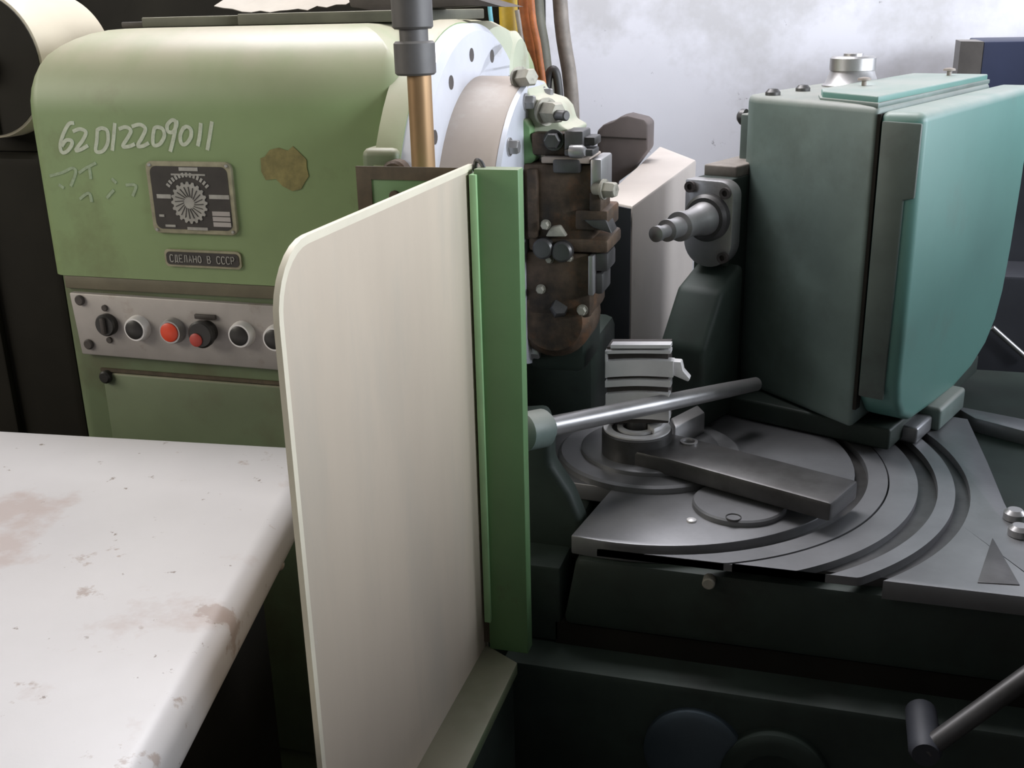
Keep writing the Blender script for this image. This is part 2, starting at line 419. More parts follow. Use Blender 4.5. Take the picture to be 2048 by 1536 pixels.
# origin plate with its lettering
q = on(330, 497, 1, HY0); q2 = on(487, 543, 1, HY0)
OX0, OX1, OZ1, OZ0 = q.x, q2.x, q.z, q2.z + .004
b = NB(); loft(b, [[(x, HY0 + dy, z) for x, z in roundrect(OX0, OX1, OZ0, OZ1, (.008,) * 4)] for dy in (.001, -.004)])
opl = obj('origin_plate', b, MNFR, colm, label='small black plate with one raised line of letters')
b = NB(); loft(b, [[(x, HY0 + dy, z) for x, z in roundrect(OX0 + .004, OX1 - .004, OZ0 + .004, OZ1 - .004, (.007,) * 4)] for dy in (-.003, -.0052)])
obj('plate_face', b, MNAME, opl)
GL = {'С': [[(1, .85), (.75, 1), (.25, 1), (0, .75), (0, .25), (.25, 0), (.75, 0), (1, .15)]],
      'Д': [[(0, -.15), (0, .05), (1, .05), (1, -.15)], [(.15, .05), (.3, 1), (.85, 1), (.85, .05)]],
      'Е': [[(1, 1), (0, 1), (0, 0), (1, 0)], [(0, .5), (.8, .5)]],
      'Л': [[(0, 0), (.2, .2), (.35, 1), (.95, 1), (.95, 0)]],
      'А': [[(0, 0), (.5, 1), (1, 0)], [(.2, .35), (.8, .35)]],
      'Н': [[(0, 0), (0, 1)], [(1, 0), (1, 1)], [(0, .5), (1, .5)]],
      'О': [[(.5, 1), (.1, .85), (0, .5), (.1, .15), (.5, 0), (.9, .15), (1, .5), (.9, .85), (.5, 1)]],
      'В': [[(0, 0), (0, 1), (.7, 1), (.85, .75), (.7, .52), (0, .52)], [(.7, .52), (1, .28), (.75, 0), (0, 0)]],
      'Р': [[(0, 0), (0, 1), (.75, 1), (1, .75), (.75, .48), (0, .48)]], ' ': []}
txt = 'СДЕЛАНО В СССР'
ow, oh = OX1 - OX0, OZ1 - OZ0
st = ow * .86 / len(txt); OO = Vector((OX0 + ow * .08, HY0 - .0052, OZ0 + oh * .30))
b = NB()
for i, ch in enumerate(txt):
    for s in GL[ch]: ribbon(b, [(i * st + x * st * .66, z * oh * .40) for x, z in s], .0016, OO, UX, UZ, NY, .0007)
obj('plate_lettering', b, MSILV, opl)

# chalk number: strokes drawn in photograph-like proportions on the housing front
def chalk(name, strokes, w, m, label=None):
    b = NB()
    for s in strokes:
        P = [on(x, y, 1, HY0) for x, y in s]
        fine = []
        Q = [P[0]] + P + [P[-1]]
        for k in range(1, len(Q) - 2):
            for j in range(5):
                t = j / 5
                fine.append(.5 * ((2 * Q[k]) + (Q[k + 1] - Q[k - 1]) * t + (2 * Q[k - 1] - 5 * Q[k] + 4 * Q[k + 1] - Q[k + 2]) * t * t + (3 * Q[k] - Q[k - 1] - 3 * Q[k + 1] + Q[k + 2]) * t ** 3))
        fine.append(P[-1])
        ribbon(b, [(p.x, p.z) for p in fine], w, Vector((0, HY0, 0)), UX, UZ, NY, .0007)
    return obj(name, b, m, colm, label=label)
DIG = [[(148, 246), (138, 248), (127, 268), (121, 290), (124, 304), (134, 303), (144, 290), (143, 281), (132, 281), (124, 292)],
       [(146, 263), (160, 258), (172, 264), (166, 280), (152, 300), (162, 299), (176, 291)],
       [(195, 258), (194, 280), (192, 302), (206, 302), (216, 285), (215, 262), (204, 256), (195, 260)],
       [(230, 246), (228, 270), (225, 301)],
       [(238, 258), (252, 254), (262, 261), (256, 275), (246, 292), (258, 293), (270, 288)],
       [(264, 253), (280, 249), (291, 257), (286, 272), (276, 291), (286, 292), (298, 286)],
       [(309, 256), (306, 275), (308, 290), (320, 288), (329, 272), (326, 258), (315, 254), (309, 257)],
       [(353, 244), (345, 240), (335, 250), (336, 262), (346, 264), (353, 252), (353, 243), (349, 270), (341, 303)],
       [(368, 254), (361, 270), (363, 286), (372, 288), (382, 274), (382, 259), (374, 253), (367, 257)],
       [(402, 246), (400, 270), (396, 292)], [(424, 243), (420, 270), (415, 300)]]
chalk('chalk_number', DIG, .0062, MCHALK, 'chalked number 62012209011')
chalk('chalk_note', [[(100, 352), (125, 345), (145, 336), (152, 345), (142, 372)], [(118, 369), (128, 376)], [(158, 346), (176, 334), (180, 342), (182, 358)], [(172, 336), (192, 326)],
                     [(224, 357), (233, 366)], [(252, 370), (272, 371), (266, 392)], [(160, 398), (178, 386), (184, 404)], [(214, 396), (228, 380)]], .005, MCHALKF, 'faint chalked characters')
b = NB()
c = on(572, 334, 1, HY0); rr = random.Random(3)
pts = [(c.x + (.044 + .012 * rr.uniform(-1, 1)) * math.cos(t), HY0 - .0012, c.z + (.032 + .010 * rr.uniform(-1, 1)) * math.sin(t)) for t in [2 * math.pi * i / 18 for i in range(18)]]
prism(b, pts, (0, .002, 0)); obj('tape_residue', b, MTAPE, colm, label='brown patch of old tape glue')

# cradle face ring and hub on the right-hand side of the column, axis along X
AX, AY, AZ = -.60, 1.85, 1.188
b = NB(); lathe(b, (HX1 - .03, AY, AZ), (1, 0, 0), [(0, .352), (.03, .352), (.04, .347)], 72); obj('cradle_housing', b, MG, colm)
b = NB(); lathe(b, (HX1, AY, AZ), (1, 0, 0), [(0, .345), (.03, .345), (.04, .333), (.04, .20)], 96); ring = obj('face_ring', b, MWSTEEL, colm, label='pale machined ring with bolt holes')
for k in range(16):
    a = 2 * math.pi * (k + .35) / 16
    c = Vector((AX - .004, AY + .297 * math.cos(a), AZ + .297 * math.sin(a)))
    b = NB(); lathe(b, c, (1, 0, 0), [(0, .0115), (.0046, .0115)], 14); obj('bolt_hole', b, MDBROWN, ring)
HUBX = -.505
b = NB(); lathe(b, (AX - .01, AY, AZ), (1, 0, 0), [(0, .258), (HUBX - AX - .004, .256), (HUBX - AX + .006, .25), (HUBX - AX + .01, .236)], 96); hub = obj('cradle_hub', b, MHUB, colm, label='dusty brown cylindrical hub')
b = NB(); lathe(b, (HUBX - .004, AY, AZ), (1, 0, 0), [(0, .251), (.008, .249), (.009, .21), (.009, .10)], 96); hf = obj('hub_face', b, MWSTEEL, hub)
for k in range(12):
    a = 2 * math.pi * (k + .55) / 12
    c = Vector((HUBX + .004, AY + .228 * math.cos(a), AZ + .228 * math.sin(a)))
    b = NB(); hexbolt(b, c, (1, 0, 0), .012, .016); obj('bolt', b, MSTEEL, hub)
# casting lug and box fixed on the front right of the housing
q = on(735, 292, 1, 1.56); q2 = on(812, 350, 1, 1.56)
b = NB(); box(b, (q.x, 1.53, q2.z - .03), (q2.x, 1.62, q.z), .012, 3); obj('lug', b, MGD, colm, label='grimy green lug')
b = NB(); lathe(b, ((q.x + q2.x) / 2 + .03, 1.535, q.z - .035), (0, -1, 0), [(0, .02), (.02, .02), (.024, .016)], 18); obj('lug_boss', b, MRUST, colm)
# rounded rim casting above and behind the ring
b = NB(); lathe(b, (HX1 - .02, 2.0, 1.26), (1, 0, 0), [(0, .275), (.03, .275), (.05, .265), (.06, .24)], 64); obj('rear_casting', b, MGL, colm)
q = on(1020, 105, 1, 2.1)
b = NB(); lathe(b, (q.x - .04, 2.1, q.z - .035), (1, 0, 0), [(0, .075), (.05, .075), (.062, .06)], 36); obj('rear_boss', b, MGL, colm)

# ------------------------------------------------------------------ drive shaft standing before the column
SH = on(838, 200, 1, 1.50); sx = SH.x
sh = thing('drive_shaft', 'upright rusty bronze shaft with dark grey coupling in front of column', 'shaft', (sx, 1.5, 1.0))
b = NB(); cyl(b, (sx + .002, 1.5, 1.02), (sx + .002, 1.5, 1.50), .0175, 28); obj('shaft', b, MBRONZE, sh)
zt = on(828, 82, 1, 1.5).z; zb = on(828, 150, 1, 1.5).z
b = NB(); cyl(b, (sx - .003, 1.5, zb), (sx - .003, 1.5, zt), .0295, 32, .003); obj('coupling_collar', b, MCOUP, sh)
z3 = on(828, 76, 1, 1.5).z; z4 = on(828, 58, 1, 1.5).z
b = NB(); cyl(b, (sx - .003, 1.5, zt - .01), (sx - .003, 1.5, z4 + .01), .0205, 28); obj('coupling_neck', b, MCOUP, sh)
b = NB(); cyl(b, (sx - .004, 1.5, z4), (sx - .004, 1.5, 1.80), .029, 32, .003); obj('coupling_sleeve', b, MCOUP, sh)

# ------------------------------------------------------------------ tool head on the cradle hub
th = thing('cutter_slide', 'rusty dark cutter slide with clamps and nuts bolted to the hub', 'tool head', (-.45, 1.8, .95))
TY = 1.76
def tp(px, py, y=TY): return on(px, py, 1, y)
def tbox(name, px0, py0, px1, py1, m, y0=TY, dep=.10, bev=.004, lab=None):
    a = tp(px0, py0, y0); c = tp(px1, py1, y0)
    b = NB(); box(b, (min(a.x, c.x), y0, min(a.z, c.z)), (max(a.x, c.x), y0 + dep, max(a.z, c.z)), bev); return obj(name, b, m, th, label=lab)
# light cast bracket over it
b = NB()
P = [tp(x, y, 1.80) for x, y in ((1022, 330), (1015, 230), (1032, 168), (1052, 172), (1062, 195), (1098, 206), (1112, 222), (1120, 250), (1142, 262), (1140, 272), (1062, 270), (1060, 330))]
prism(b, P, (0, .13, 0), .006); obj('cast_bracket', b, MGL, th, label='pale green cast bracket')
b = NB()
P = [tp(x, y, 1.77) for x, y in ((1010, 330), (1012, 232), (1026, 222), (1040, 236), (1052, 240), (1060, 256), (1060, 272), (1072, 320), (1060, 330))]
prism(b, P, (0, .04, 0), .004); obj('green_arm', b, MGP, th, label='green arm plate')
for px, py, r, ax in ((1047, 156, .0155, (.75, -.6, .1)), (1028, 207, .0175, (.55, -.8, .1)), (1099, 224, .0185, (.8, -.6, 0))):
    c = tp(px, py, 1.79); b = NB(); hexbolt(b, c - Vector(ax).normalized() * .012, ax, r, .034); obj('hex_bolt', b, MDULL, th)
c = tp(1112, 230, 1.775); b = NB(); cyl(b, c, c + Vector((.022, -.015, 0)), .0085, 14, .002); obj('stud', b, MSTEELD, th)
# upper clamps
tbox('clamp_bar', 1062, 266, 1150, 312, MRUST, 1.77, .09)
tbox('clamp_block', 1128, 262, 1166, 302, MSTEELD, 1.755, .06, .003)
tbox('clamp_jaw', 1145, 274, 1190, 292, MBLACK, 1.765, .05, .003)
tbox('clamp_strap', 1128, 298, 1186, 313, MSTEELD, 1.75, .05, .003)
c = tp(1155, 303, 1.75); b = NB(); lathe(b, c + Vector((-.012, .004, 0)), (1, -.2, 0), [(0, .011), (.02, .011), (.026, .007)], 16); obj('bright_pin', b, MSTEEL, th)
c = tp(1108, 280, 1.768); b = NB(); hexbolt(b, c, (0, -1, 0), .014, .016); obj('nut', b, MSTEELD, th)
tbox('shim_plate', 1082, 314, 1180, 328, MHUB, 1.755, .09, .002)
tbox('slide_body', 1044, 326, 1186, 486, MRUST, 1.765, .14, .008)
tbox('slide_rib', 1052, 338, 1075, 478, MRUST, 1.752, .03, .005)
tbox('slide_rib', 1104, 318, 1160, 348, MSTEELD, 1.752, .03, .005)
tbox('side_plate', 1180, 318, 1203, 385, MSTEEL, 1.752, .09, .004)
tbox('side_block', 1178, 384, 1202, 424, MRUST, 1.758, .08, .004)
tbox('jaw_block', 1150, 420, 1215, 462, MRUST, 1.758, .10, .004)
c = tp(1186, 377, 1.752); b = NB(); cyl(b, c, c + Vector((.02, -.006, 0)), .010, 14, .002); hexbolt(b, c + Vector((.018, -.005, 0)), (1, -.3, 0), .0135, .022); obj('clamp_nut', b, MDULL, th)
b = NB(); P = [tp(x, y, 1.755) for x, y in ((1166, 440), (1212, 440), (1224, 468), (1186, 456))]; prism(b, P, (0, .05, 0), .003); obj('cutter_blade', b, MSTEELD, th)
b = NB(); P = [tp(x, y, 1.75) for x, y in ((1090, 474), (1100, 455), (1118, 452), (1132, 474))]; prism(b, P, (0, .04, 0), .003); obj('gib_key', b, MDULL, th)
c = tp(1092, 449, 1.748); b = NB(); hexbolt(b, c, (0, -1, 0), .007, .012); obj('set_screw', b, MDULL, th)
tbox('lower_slide', 1056, 474, 1216, 508, MRUST, 1.762, .12, .006)
tbox('lower_body', 1048, 500, 1182, 640, MRUST, 1.768, .13, .012)
for px, py, r in ((1090, 494, .018), (1128, 500, .018)):
    c = tp(px, py, 1.765); b = NB(); lathe(b, c, (0, -1, 0), [(0, r), (.016, r), (.02, r * .8)], 20); obj('round_lug', b, MSTEELD, th)
tbox('index_strip', 1176, 512, 1186, 592, MSTEEL, 1.755, .04, .002)
tbox('side_lug', 1184, 505, 1216, 545, MSTEELD, 1.775, .07, .006)
tbox('side_lug', 1186, 546, 1206, 590, MSTEELD, 1.775, .07, .006)
for px, py, r in ((1100, 518, .006), (1140, 516, .005), (1082, 578, .007), (1165, 620, .008)):
    c = tp(px, py, 1.766); b = NB(); hexbolt(b, c, (0, -1, 0), r, .01); obj('set_screw', b, MDULL, th)
c = tp(1105, 640, 1.775); b = NB(); lathe(b, c + Vector((0, .08, 0)), (0, -1, 0), [(0, .07), (.07, .07), (.085, .055)], 28); obj('spindle_nose', b, MRUST, th)
c = tp(1108, 632, 1.76); b = NB(); hexbolt(b, c + Vector((0, .03, 0)), (.3, -.8, .5), .017, .03); obj('spindle_nut', b, MSTEELD, th)
a = tp(1052, 700, 1.80); c = tp(1190, 700, 1.80)
b = NB(); box(b, (HUBX, 1.80, .93), (c.x - .02, 1.95, 1.28), .012); obj('slide_mount', b, MBED, th)

# ------------------------------------------------------------------ splash guard
GX, GY = -.469, 1.40
gz1, gz0 = 1.350, .613
gd = thing('splash_guard', 'upright beige sheet metal splash guard with green end post', 'guard', (GX, 1.2, .0))
yn = .843
prof = [(GY, gz0 - .02), (GY, gz1)]
rc = .062
for i in range(9):
    a = math.radians(90 * i / 8); prof.append((yn + rc - rc * math.sin(a), gz1 - rc + rc * math.cos(a)))
prof += [(yn, .40), (GY - .3, .40)]
b = NB(); prism(b, [(GX - .004, y, z) for y, z in prof], (.004, 0, 0)); obj('guard_sheet', b, MBEIGE, gd)
b = NB()
ed = prof[1:-2] + [(yn, .40)]
n = len(ed)
rws = []
for i, (y, z) in enumerate(ed):
    def nrm(k):
        dd_ = Vector((ed[k + 1][0] - ed[k][0], ed[k + 1][1] - ed[k][1])).normalized(); return Vector((-dd_.y, dd_.x))
    nn = (nrm(max(i - 1, 0)) + nrm(min(i, n - 2))).normalized()
    if i == 0: nn = nrm(0)
    rws.append([b.verts.new((x, y + nn.x * o_, z + nn.y * o_)) for x, o_ in ((GX - .005, .0016), (GX + .0012, .0016), (GX + .0012, -.0065), (GX - .005, -.0065))])
rws = rws[1:] if (Vector(ed[0]) - Vector(ed[1])).length < 1e-6 else rws
for A, B_ in zip(rws, rws[1:]):
    for k in range(4): b.faces.new((A[k], A[(k + 1) % 4], B_[(k + 1) % 4], B_[k]))
b.faces.new(rws[0]); b.faces.new(rws[-1][::-1])
obj('edge_trim', b, MEDGE, gd, label='thin cream edge of the sheet')
pr = on(1045, 330, 1, GY); pl = on(715, 337, 1, GY)
b = NB(); box(b, (GX + .009, GY - .022, gz0), (pr.x, GY + .004, gz1 + .003), .002); obj('end_post', b, MGP, gd, label='flat green end post')
b = NB(); box(b, (GX, GY - .020, gz0 + .01), (GX + .010, GY - .004, gz1 - .006)); obj('joint_strip', b, MRIM, gd)
b = NB(); box(b, (GX + .004, GY - .028, gz0 + .05), (GX + .014, GY - .006, gz1 - .004), .001); obj('corner_strip', b, MGS, gd, label='bright light green corner strip')
b = NB(); box(b, (pl.x, GY, .95), (GX, GY + .004, gz1), .001); bp = obj('back_panel', b, MGP, gd, label='green back panel with chipped brown rim')
b = NB(); box(b, (pl.x - .002, GY - .002, gz1 - .017), (GX - .006, GY + .001, gz1 + .001)); obj('rim_strip', b, MRIM, bp)
b = NB(); box(b, (pl.x - .002, GY - .002, .95), (pl.x + .020, GY + .001, gz1 - .017)); obj('rim_strip', b, MRIM, bp)
c = on(790, 392, 1, GY); b = NB(); cyl(b, (c.x, GY - .004, c.z), (c.x, GY + .001, c.z), .008, 12, .001); obj('rivet', b, MRIM, bp)
c = on(955, 325, 1, GY); b = NB(); tube(b, [c + Vector((-.004, .0, -.012)), c + Vector((-.002, 0, .002)), c + Vector((.006, -.004, .001)), c + Vector((.012, -.006, -.010))], .0032, 8); obj('wire_clip', b, MSTEELD, gd)
f0 = on(1035, 1325, 2, gz0)
b = NB(); prism(b, [(GX - .002, GY - .01, gz0 - .02), (f0.x, f0.y, gz0 - .02), (f0.x + .004, .80, gz0 - .02), (GX - .002, .80, gz0 - .02)], (0, 0, .02), .002); obj('base_flange', b, MGD, gd)
b = NB(); box(b, (GX + .004, .82, 0), (f0.x - .012, GY - .03, gz0 - .021), .004); obj('pedestal', b, MBED, gd)

# ------------------------------------------------------------------ white table on the left
TZ = .90
c00 = on(585, 887, 2, TZ); c01 = on(-120, 852, 2, TZ); c10 = on(600, 1000, 2, TZ - .02); c11 = on(318, 1536, 2, TZ - .02)
d = (c11 - c10); d.z = 0
near = c10 + d * 1.25
farr = Vector((c00.x + .045, c00.y + .005, 0))
tb = thing('white_table', 'white painted steel table with worn rounded edge beside the guard', 'table', (-1.1, 1.0, 0))
quad = [(-1.9, farr.y - .10), (-1.9, near.y), (near.x, near.y), (c10.x + .003, c10.y), (farr.x - .018, farr.y)]
b = NB(); prism(b, [(x, y, TZ - .075) for x, y in quad], (0, 0, .075)); bevel(b, .026, 6); obj('table_top', b, MWHITE, tb, smooth=60)
for px, py in ((567, 1128), (352, 1482)):
    c = on(px, py, 2, TZ - .062); b = NB(); lathe(b, (c.x - .022, c.y, c.z), (1, -.25, 0), [(0, .009), (.016, .009), (.022, .007), (.025, .003)], 16); obj('bolt_head', b, MPIPE, tb)
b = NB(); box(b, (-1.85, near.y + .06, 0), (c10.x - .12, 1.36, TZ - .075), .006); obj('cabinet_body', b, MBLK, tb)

# ------------------------------------------------------------------ machine bed with the swivel table
bd = thing('machine_bed', 'dark green machine bed carrying the round swivel table', 'machine bed', (.4, 1.9, 0))
SY = 1.485
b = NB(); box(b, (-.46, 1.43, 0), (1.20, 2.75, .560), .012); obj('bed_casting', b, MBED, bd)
b = NB(); box(b, (-.385, 1.50, .560), (1.16, 2.70, .60)); obj('recess_shade_band', b, MBLK, bd)  # black band in the undercut, ledge shadow put into its colour
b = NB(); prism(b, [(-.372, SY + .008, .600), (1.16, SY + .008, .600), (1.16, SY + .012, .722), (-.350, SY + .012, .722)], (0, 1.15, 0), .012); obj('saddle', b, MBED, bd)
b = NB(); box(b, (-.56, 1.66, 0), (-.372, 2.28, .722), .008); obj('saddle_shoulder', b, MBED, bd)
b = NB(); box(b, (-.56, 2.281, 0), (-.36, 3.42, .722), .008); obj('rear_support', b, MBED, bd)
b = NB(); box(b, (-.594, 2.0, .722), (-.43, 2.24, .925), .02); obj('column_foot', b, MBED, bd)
c = on(1418, 1163, 1, SY + .006); b = NB(); cyl(b, (c.x, SY + .016, c.z), (c.x, SY - .004, c.z), .010, 14, .002); obj('oil_nipple', b, MDULL, bd)
c = on(1388, 1500, 1, 1.43); b = NB(); lathe(b, c, (0, -1, 0), [(-.01, .078), (.012, .078), (.018, .070)], 40); obj('round_cap', b, mat('dull_blue_cap', (.05, .07, .085), .5), bd, label='dull blue round cap low on the bed')
c = on(1550, 1545, 1, 1.43); b = NB(); lathe(b, c, (0, -1, 0), [(-.01, .082), (.02, .082), (.026, .074), (.026, .05), (.018, .05), (.018, .02), (.035, .02), (.038, .015)], 40); obj('knurled_knob', b, MBED, bd)

PC = (-.285, 1.867)
sw = thing('swivel_table', 'grey scraped iron swivel table with curved slots under the work head', 'swivel table', (PC[0], PC[1], .72))
def ringpart(name, r0, r1, z0, z1, m, a0=-math.pi, a1=math.pi, lab=None):
    b = NB(); sector(b, PC, r0, r1, z0, z1, a0, a1, 144, SY); return obj(name, b, m, sw, label=lab)
b = NB()
pts = []
for i in range(97):
    a = -math.pi / 2 + .52 - (math.pi + .8) * 0 + (2 * math.pi) * i / 96
    pts.append((PC[0] + .362 * math.cos(a), max(SY, PC[1] + .362 * math.sin(a))))
pl2 = []
for p in pts[:-1]:
    x, y = p
    if x < -.345 and y < 1.72: x = -.345 + (y - 1.62) * .15
    if not pl2 or (Vector(p) - Vector(pl2[-1])).length > 1e-4: pl2.append((x, y))
b = NB(); prism(b, [(x, y, .722) for x, y in pl2], (0, 0, .033), .003); obj('inner_plate', b, MPLATE, sw)
b = NB(); sector(b, PC, .30, .60, .722, .738, -1.60, 1.6, 144, SY + .035); obj('slot_floor', b, MSTEELD, sw)
ringpart('slide_ring', .385, .418, .738, .751, MPLATE, -1.63, 1.6)
ringpart('slide_ring', .421, .468, .738, .750, MPLATE, -1.63, 1.6)
ringpart('clamp_ring', .500, .528, .738, .752, MPLATE, -1.2, 1.2)
a_s = math.asin((SY - PC[1]) / .552)
op = [(PC[0] + .552 * math.cos(a_s + (.75 - a_s) * i / 40), PC[1] + .552 * math.sin(a_s + (.75 - a_s) * i / 40)) for i in range(41)]
op += [(p.x, p.y) for p in (on(x, y, 2, .752) for x, y in ((1935, 838), (1975, 925), (2008, 1005), (2060, 1105), (2130, 1205)))]
op += [(on(2130, 1205, 2, .752).x, SY)]
b = NB(); prism(b, [(x, y, .722) for x, y in op], (0, 0, .030), .0015); orim = obj('outer_rim', b, MPLATE, sw)
b = NB(); P = [on(x, y, 2, .753) for x, y in ((1955, 1165), (1985, 1075), (2040, 1170))]
prism(b, [(p.x, p.y, .750) for p in P], (0, 0, .0035), .001); obj('pocket_shade_patch', b, MSTEELD, orim)  # raised dark triangle, the pocket's shade is put into its colour
b = NB(); P = [on(x, y, 2, .75) for x, y in ((1905, 812), (2080, 846), (2080, 872), (1950, 838))]
prism(b, [(p.x, p.y, .722) for p in P], (0, 0, .03), .002); obj('table_wing', b, MPLATE, sw)
cc = on(1478, 1012, 2, .76)
b = NB(); lathe(b, (-.111, 1.681, .752), (0, 0, 1), [(0, .078), (.011, .078), (.014, .075)], 48); rcv = obj('round_cover', b, MPLATE, sw)
c = on(1467, 1034, 2, .767); b = NB(); lathe(b, (c.x, c.y, .764), (0, 0, 1), [(0, .013), (.0035, .013), (.0035, .0115), (.001, .011)], 20); obj('screw_plug', b, MSTEELD, rcv)
c = on(1383, 1040, 2, .757); b = NB(); lathe(b, (c.x, c.y, .754), (0, 0, 1), [(0, .008), (.004, .008), (.006, .004)], 14); obj('small_stud', b, MBRIGHT, sw)

# ------------------------------------------------------------------ work arbor: base ring, boss, arm, grooved stack
wa = thing('work_arbor', 'stack of bright steel plates standing on a round boss with swing arm', 'arbor', (PC[0], PC[1], .755))
b = NB(); lathe(b, (-.292, 1.862, .755), (0, 0, 1), [(0, .170), (.010, .170), (.014, .165), (.014, .125)], 64); obj('base_ring', b, MPLATE, wa)
b = NB(); lathe(b, (-.292, 1.862, .766), (0, 0, 1), [(0, .128), (.010, .128), (.013, .124)], 64); obj('base_disc', b, MPLATE, wa)
BC = Vector((-.310, 1.822, 0))
b = NB(); lathe(b, BC + Vector((0, 0, .770)), (0, 0, 1), [(0, .064), (.052, .064), (.055, .061)], 48); boss = obj('boss', b, MSTEELD, wa)
b = NB(); sector(b, BC, .046, .061, .824, .828, n=48); obj('boss_ring', b, MBRIGHT, boss)
b = NB(); sector(b, BC, .026, .036, .824, .830, n=40); obj('inner_ring', b, MBRIGHT, boss)
b = NB(); cyl(b, BC + Vector((0, .01, .82)), BC + Vector((0, .01, .90)), .022, 24); obj('arbor_stem', b, MSTEELD, wa)
b = NB(); P = [on(x, y, 2, .836) for x, y in ((1292, 832), (1335, 826), (1340, 832), (1322, 852), (1308, 858), (1296, 850))]
prism(b, [(p.x, p.y, .824) for p in P], (0, 0, .012), .001); obj('latch', b, MBRIGHT, boss)
q = on(1170, 812, 2, .771); t_ = on(1189, 770, 1, q.y + .015)
b = NB(); lathe(b, q, t_ - q, [(-.006, .0065), ((t_ - q).length - .002, .0065), ((t_ - q).length, .004)], 12); obj('leaning_pin', b, MSTEEL, wa)
# arm from the boss to the head
e1 = on(1690, 990, 2, .80); dd = (Vector((e1.x, e1.y, 0)) - BC); dd.z = 0; dn = dd.normalized(); pn = Vector((-dn.y, dn.x, 0))
ap = [BC - pn * .058, BC - pn * .050 + dn * .10, BC + dd - pn * .055, BC + dd + pn * .055, BC + pn * .060 + dn * .10, BC + pn * .058]
b = NB(); prism(b, [(p.x, p.y, .772) for p in ap], (0, 0, .034), .006); arm = obj('swing_arm', b, MSTEELD, wa)
c = on(1378, 885, 2, .806); b = NB(); lathe(b, (c.x, c.y, .804), (0, 0, 1), [(0, .016), (.005, .016), (.005, .011), (.001, .010)], 20); obj('arm_eye', b, MSTEEL, arm)
b = NB(); P = [on(x, y, 2, .806) for x, y in ((1340, 850), (1395, 822), (1410, 838), (1350, 868))]
prism(b, [(p.x, p.y, .775) for p in P], (0, 0, .045), .004); obj('stop_block', b, MSTEEL, wa)
# laminated stack: arched bright plates on a dark core
PYF = BC.y - .026
def arched(name, x0, x1, y0, y1, m, sag, yy=PYF, dep=.022, par=None):
    P = [on(x0 + (x1 - x0) * i / 8, y1 - sag * math.sin(math.pi * i / 8), 1, yy) for i in range(9)]
    Q = [on(x0 + (x1 - x0) * i / 8, y0 - sag * math.sin(math.pi * i / 8), 1, yy) for i in range(8, -1, -1)]
    b = NB(); prism(b, P + Q, (0, dep, 0)); return obj(name, b, m, par or wa)
core = arched('stack_core', 1214, 1336, 694, 846, MDBROWN, 0, PYF + .012, .05)
for x0, x1, y0, y1, sg in ((1221, 1341, 690, 697, 0), (1210, 1341, 702, 708, 1), (1210, 1346, 723, 755, 3), (1210, 1341, 763, 775, 3), (1211, 1338, 789, 842, 4)):
    arched('stack_plate', x0, x1, y0, y1, MBRIGHT, sg, par=core)
arched('stack_edge', 1210, 1214, 702, 756, MBRIGHT, 0, par=core)
P = [on(x, y, 1, BC.y - .02) for x, y in ((1335, 722), (1362, 724), (1366, 742), (1380, 758), (1376, 764), (1348, 752), (1335, 752))]
b = NB(); prism(b, P, (0, .02, 0), .002); obj('dog_pawl', b, MBRIGHT, wa)

# ------------------------------------------------------------------ handle lever
hl = thing('hand_lever', 'long steel handle rod crossing before the stack of bright plates', 'handle', (-.42, 1.66, .7))
r0_ = on(1085, 856, 1, 1.54); r1_ = on(1512, 768, 1, 2.04)
b = NB(); dr = (r1_ - r0_); lathe(b, r0_, dr, [(0, .0165), (.10, .0165), (dr.length * .8, .0150), (dr.length, .0135)], 24); obj('rod', b, MSTEEL, hl)
b = NB(); lathe(b, r0_ - dr.normalized() * .05, dr, [(0, .022), (.006, .031), (.05, .031), (.058, .025)], 28); obj('hub', b, MTEALD, hl)
P = [on(x, y, 1, 1.575) for x, y in ((1020, 830), (1085, 826), (1100, 870), (1100, 930), (1140, 990), (1164, 1050), (1160, 1120), (1020, 1120))]
b = NB(); prism(b, P, (0, .05, 0), .012, 3); obj('lever_bracket', b, MBED, hl)
b = NB(); box(b, (-.455, 1.50, .562), (-.376, 1.62, .70), .006); obj('bracket_foot', b, MBED, hl)
# ------------------------------------------------------------------ work head
EH = Vector((.141, 1.937, 0)); BV = Vector((.371, .928, 0)).normalized(); RV = Vector((BV.y, -BV.x, 0))
def H(r, b_, z): return EH + RV * r + BV * b_ + Vector((0, 0, z))
def hl_of(p):
    d_ = p - EH; return d_.dot(RV), d_.dot(BV)
wh = thing('headstock', 'tall teal green work head box with stepped spindle pointing left', 'machine head', tuple(H(-.15, .3, .75)))
prof = [(0, 1.377), (0, .90), (.012, .86), (.045, .825), (.10, .803), (.20, .797), (.36, .792), (.47, .803), (.565, .832), (.625, .875), (.660, .935), (.682, 1.03), (.70, 1.17), (.712, 1.377)]
b = NB(); prism(b, [H(-.078, bb, z) for bb, z in prof], RV * .078, .016, 4); obj('front_housing', b, MTEAL, wh, smooth=45)
plan = [(-.0785, -.002), (-.364, .12), (-.40, .16), (-.40, .66), (-.0785, .66)]
b = NB(); prism(b, [H(r, bb, .80) for r, bb in plan], (0, 0, .586), .014, 4); obj('main_housing', b, MTEALD, wh, smooth=45)
b = NB(); box(b, (0, 0, 0), (1, 1, 1)); 
def hbox(name, r0, r1, b0, b1, z0, z1, m, bev=.003, lab=None, par=None):
    bm = NB(); hexa(bm, [H(r0, b0, z0), H(r1, b0, z0), H(r1, b1, z0), H(r0, b1, z0), H(r0, b0, z1), H(r1, b0, z1), H(r1, b1, z1), H(r0, b1, z1)])
    if bev: bevel(bm, bev, 3)
    return obj(name, bm, m, par or wh, label=lab)
b.free()
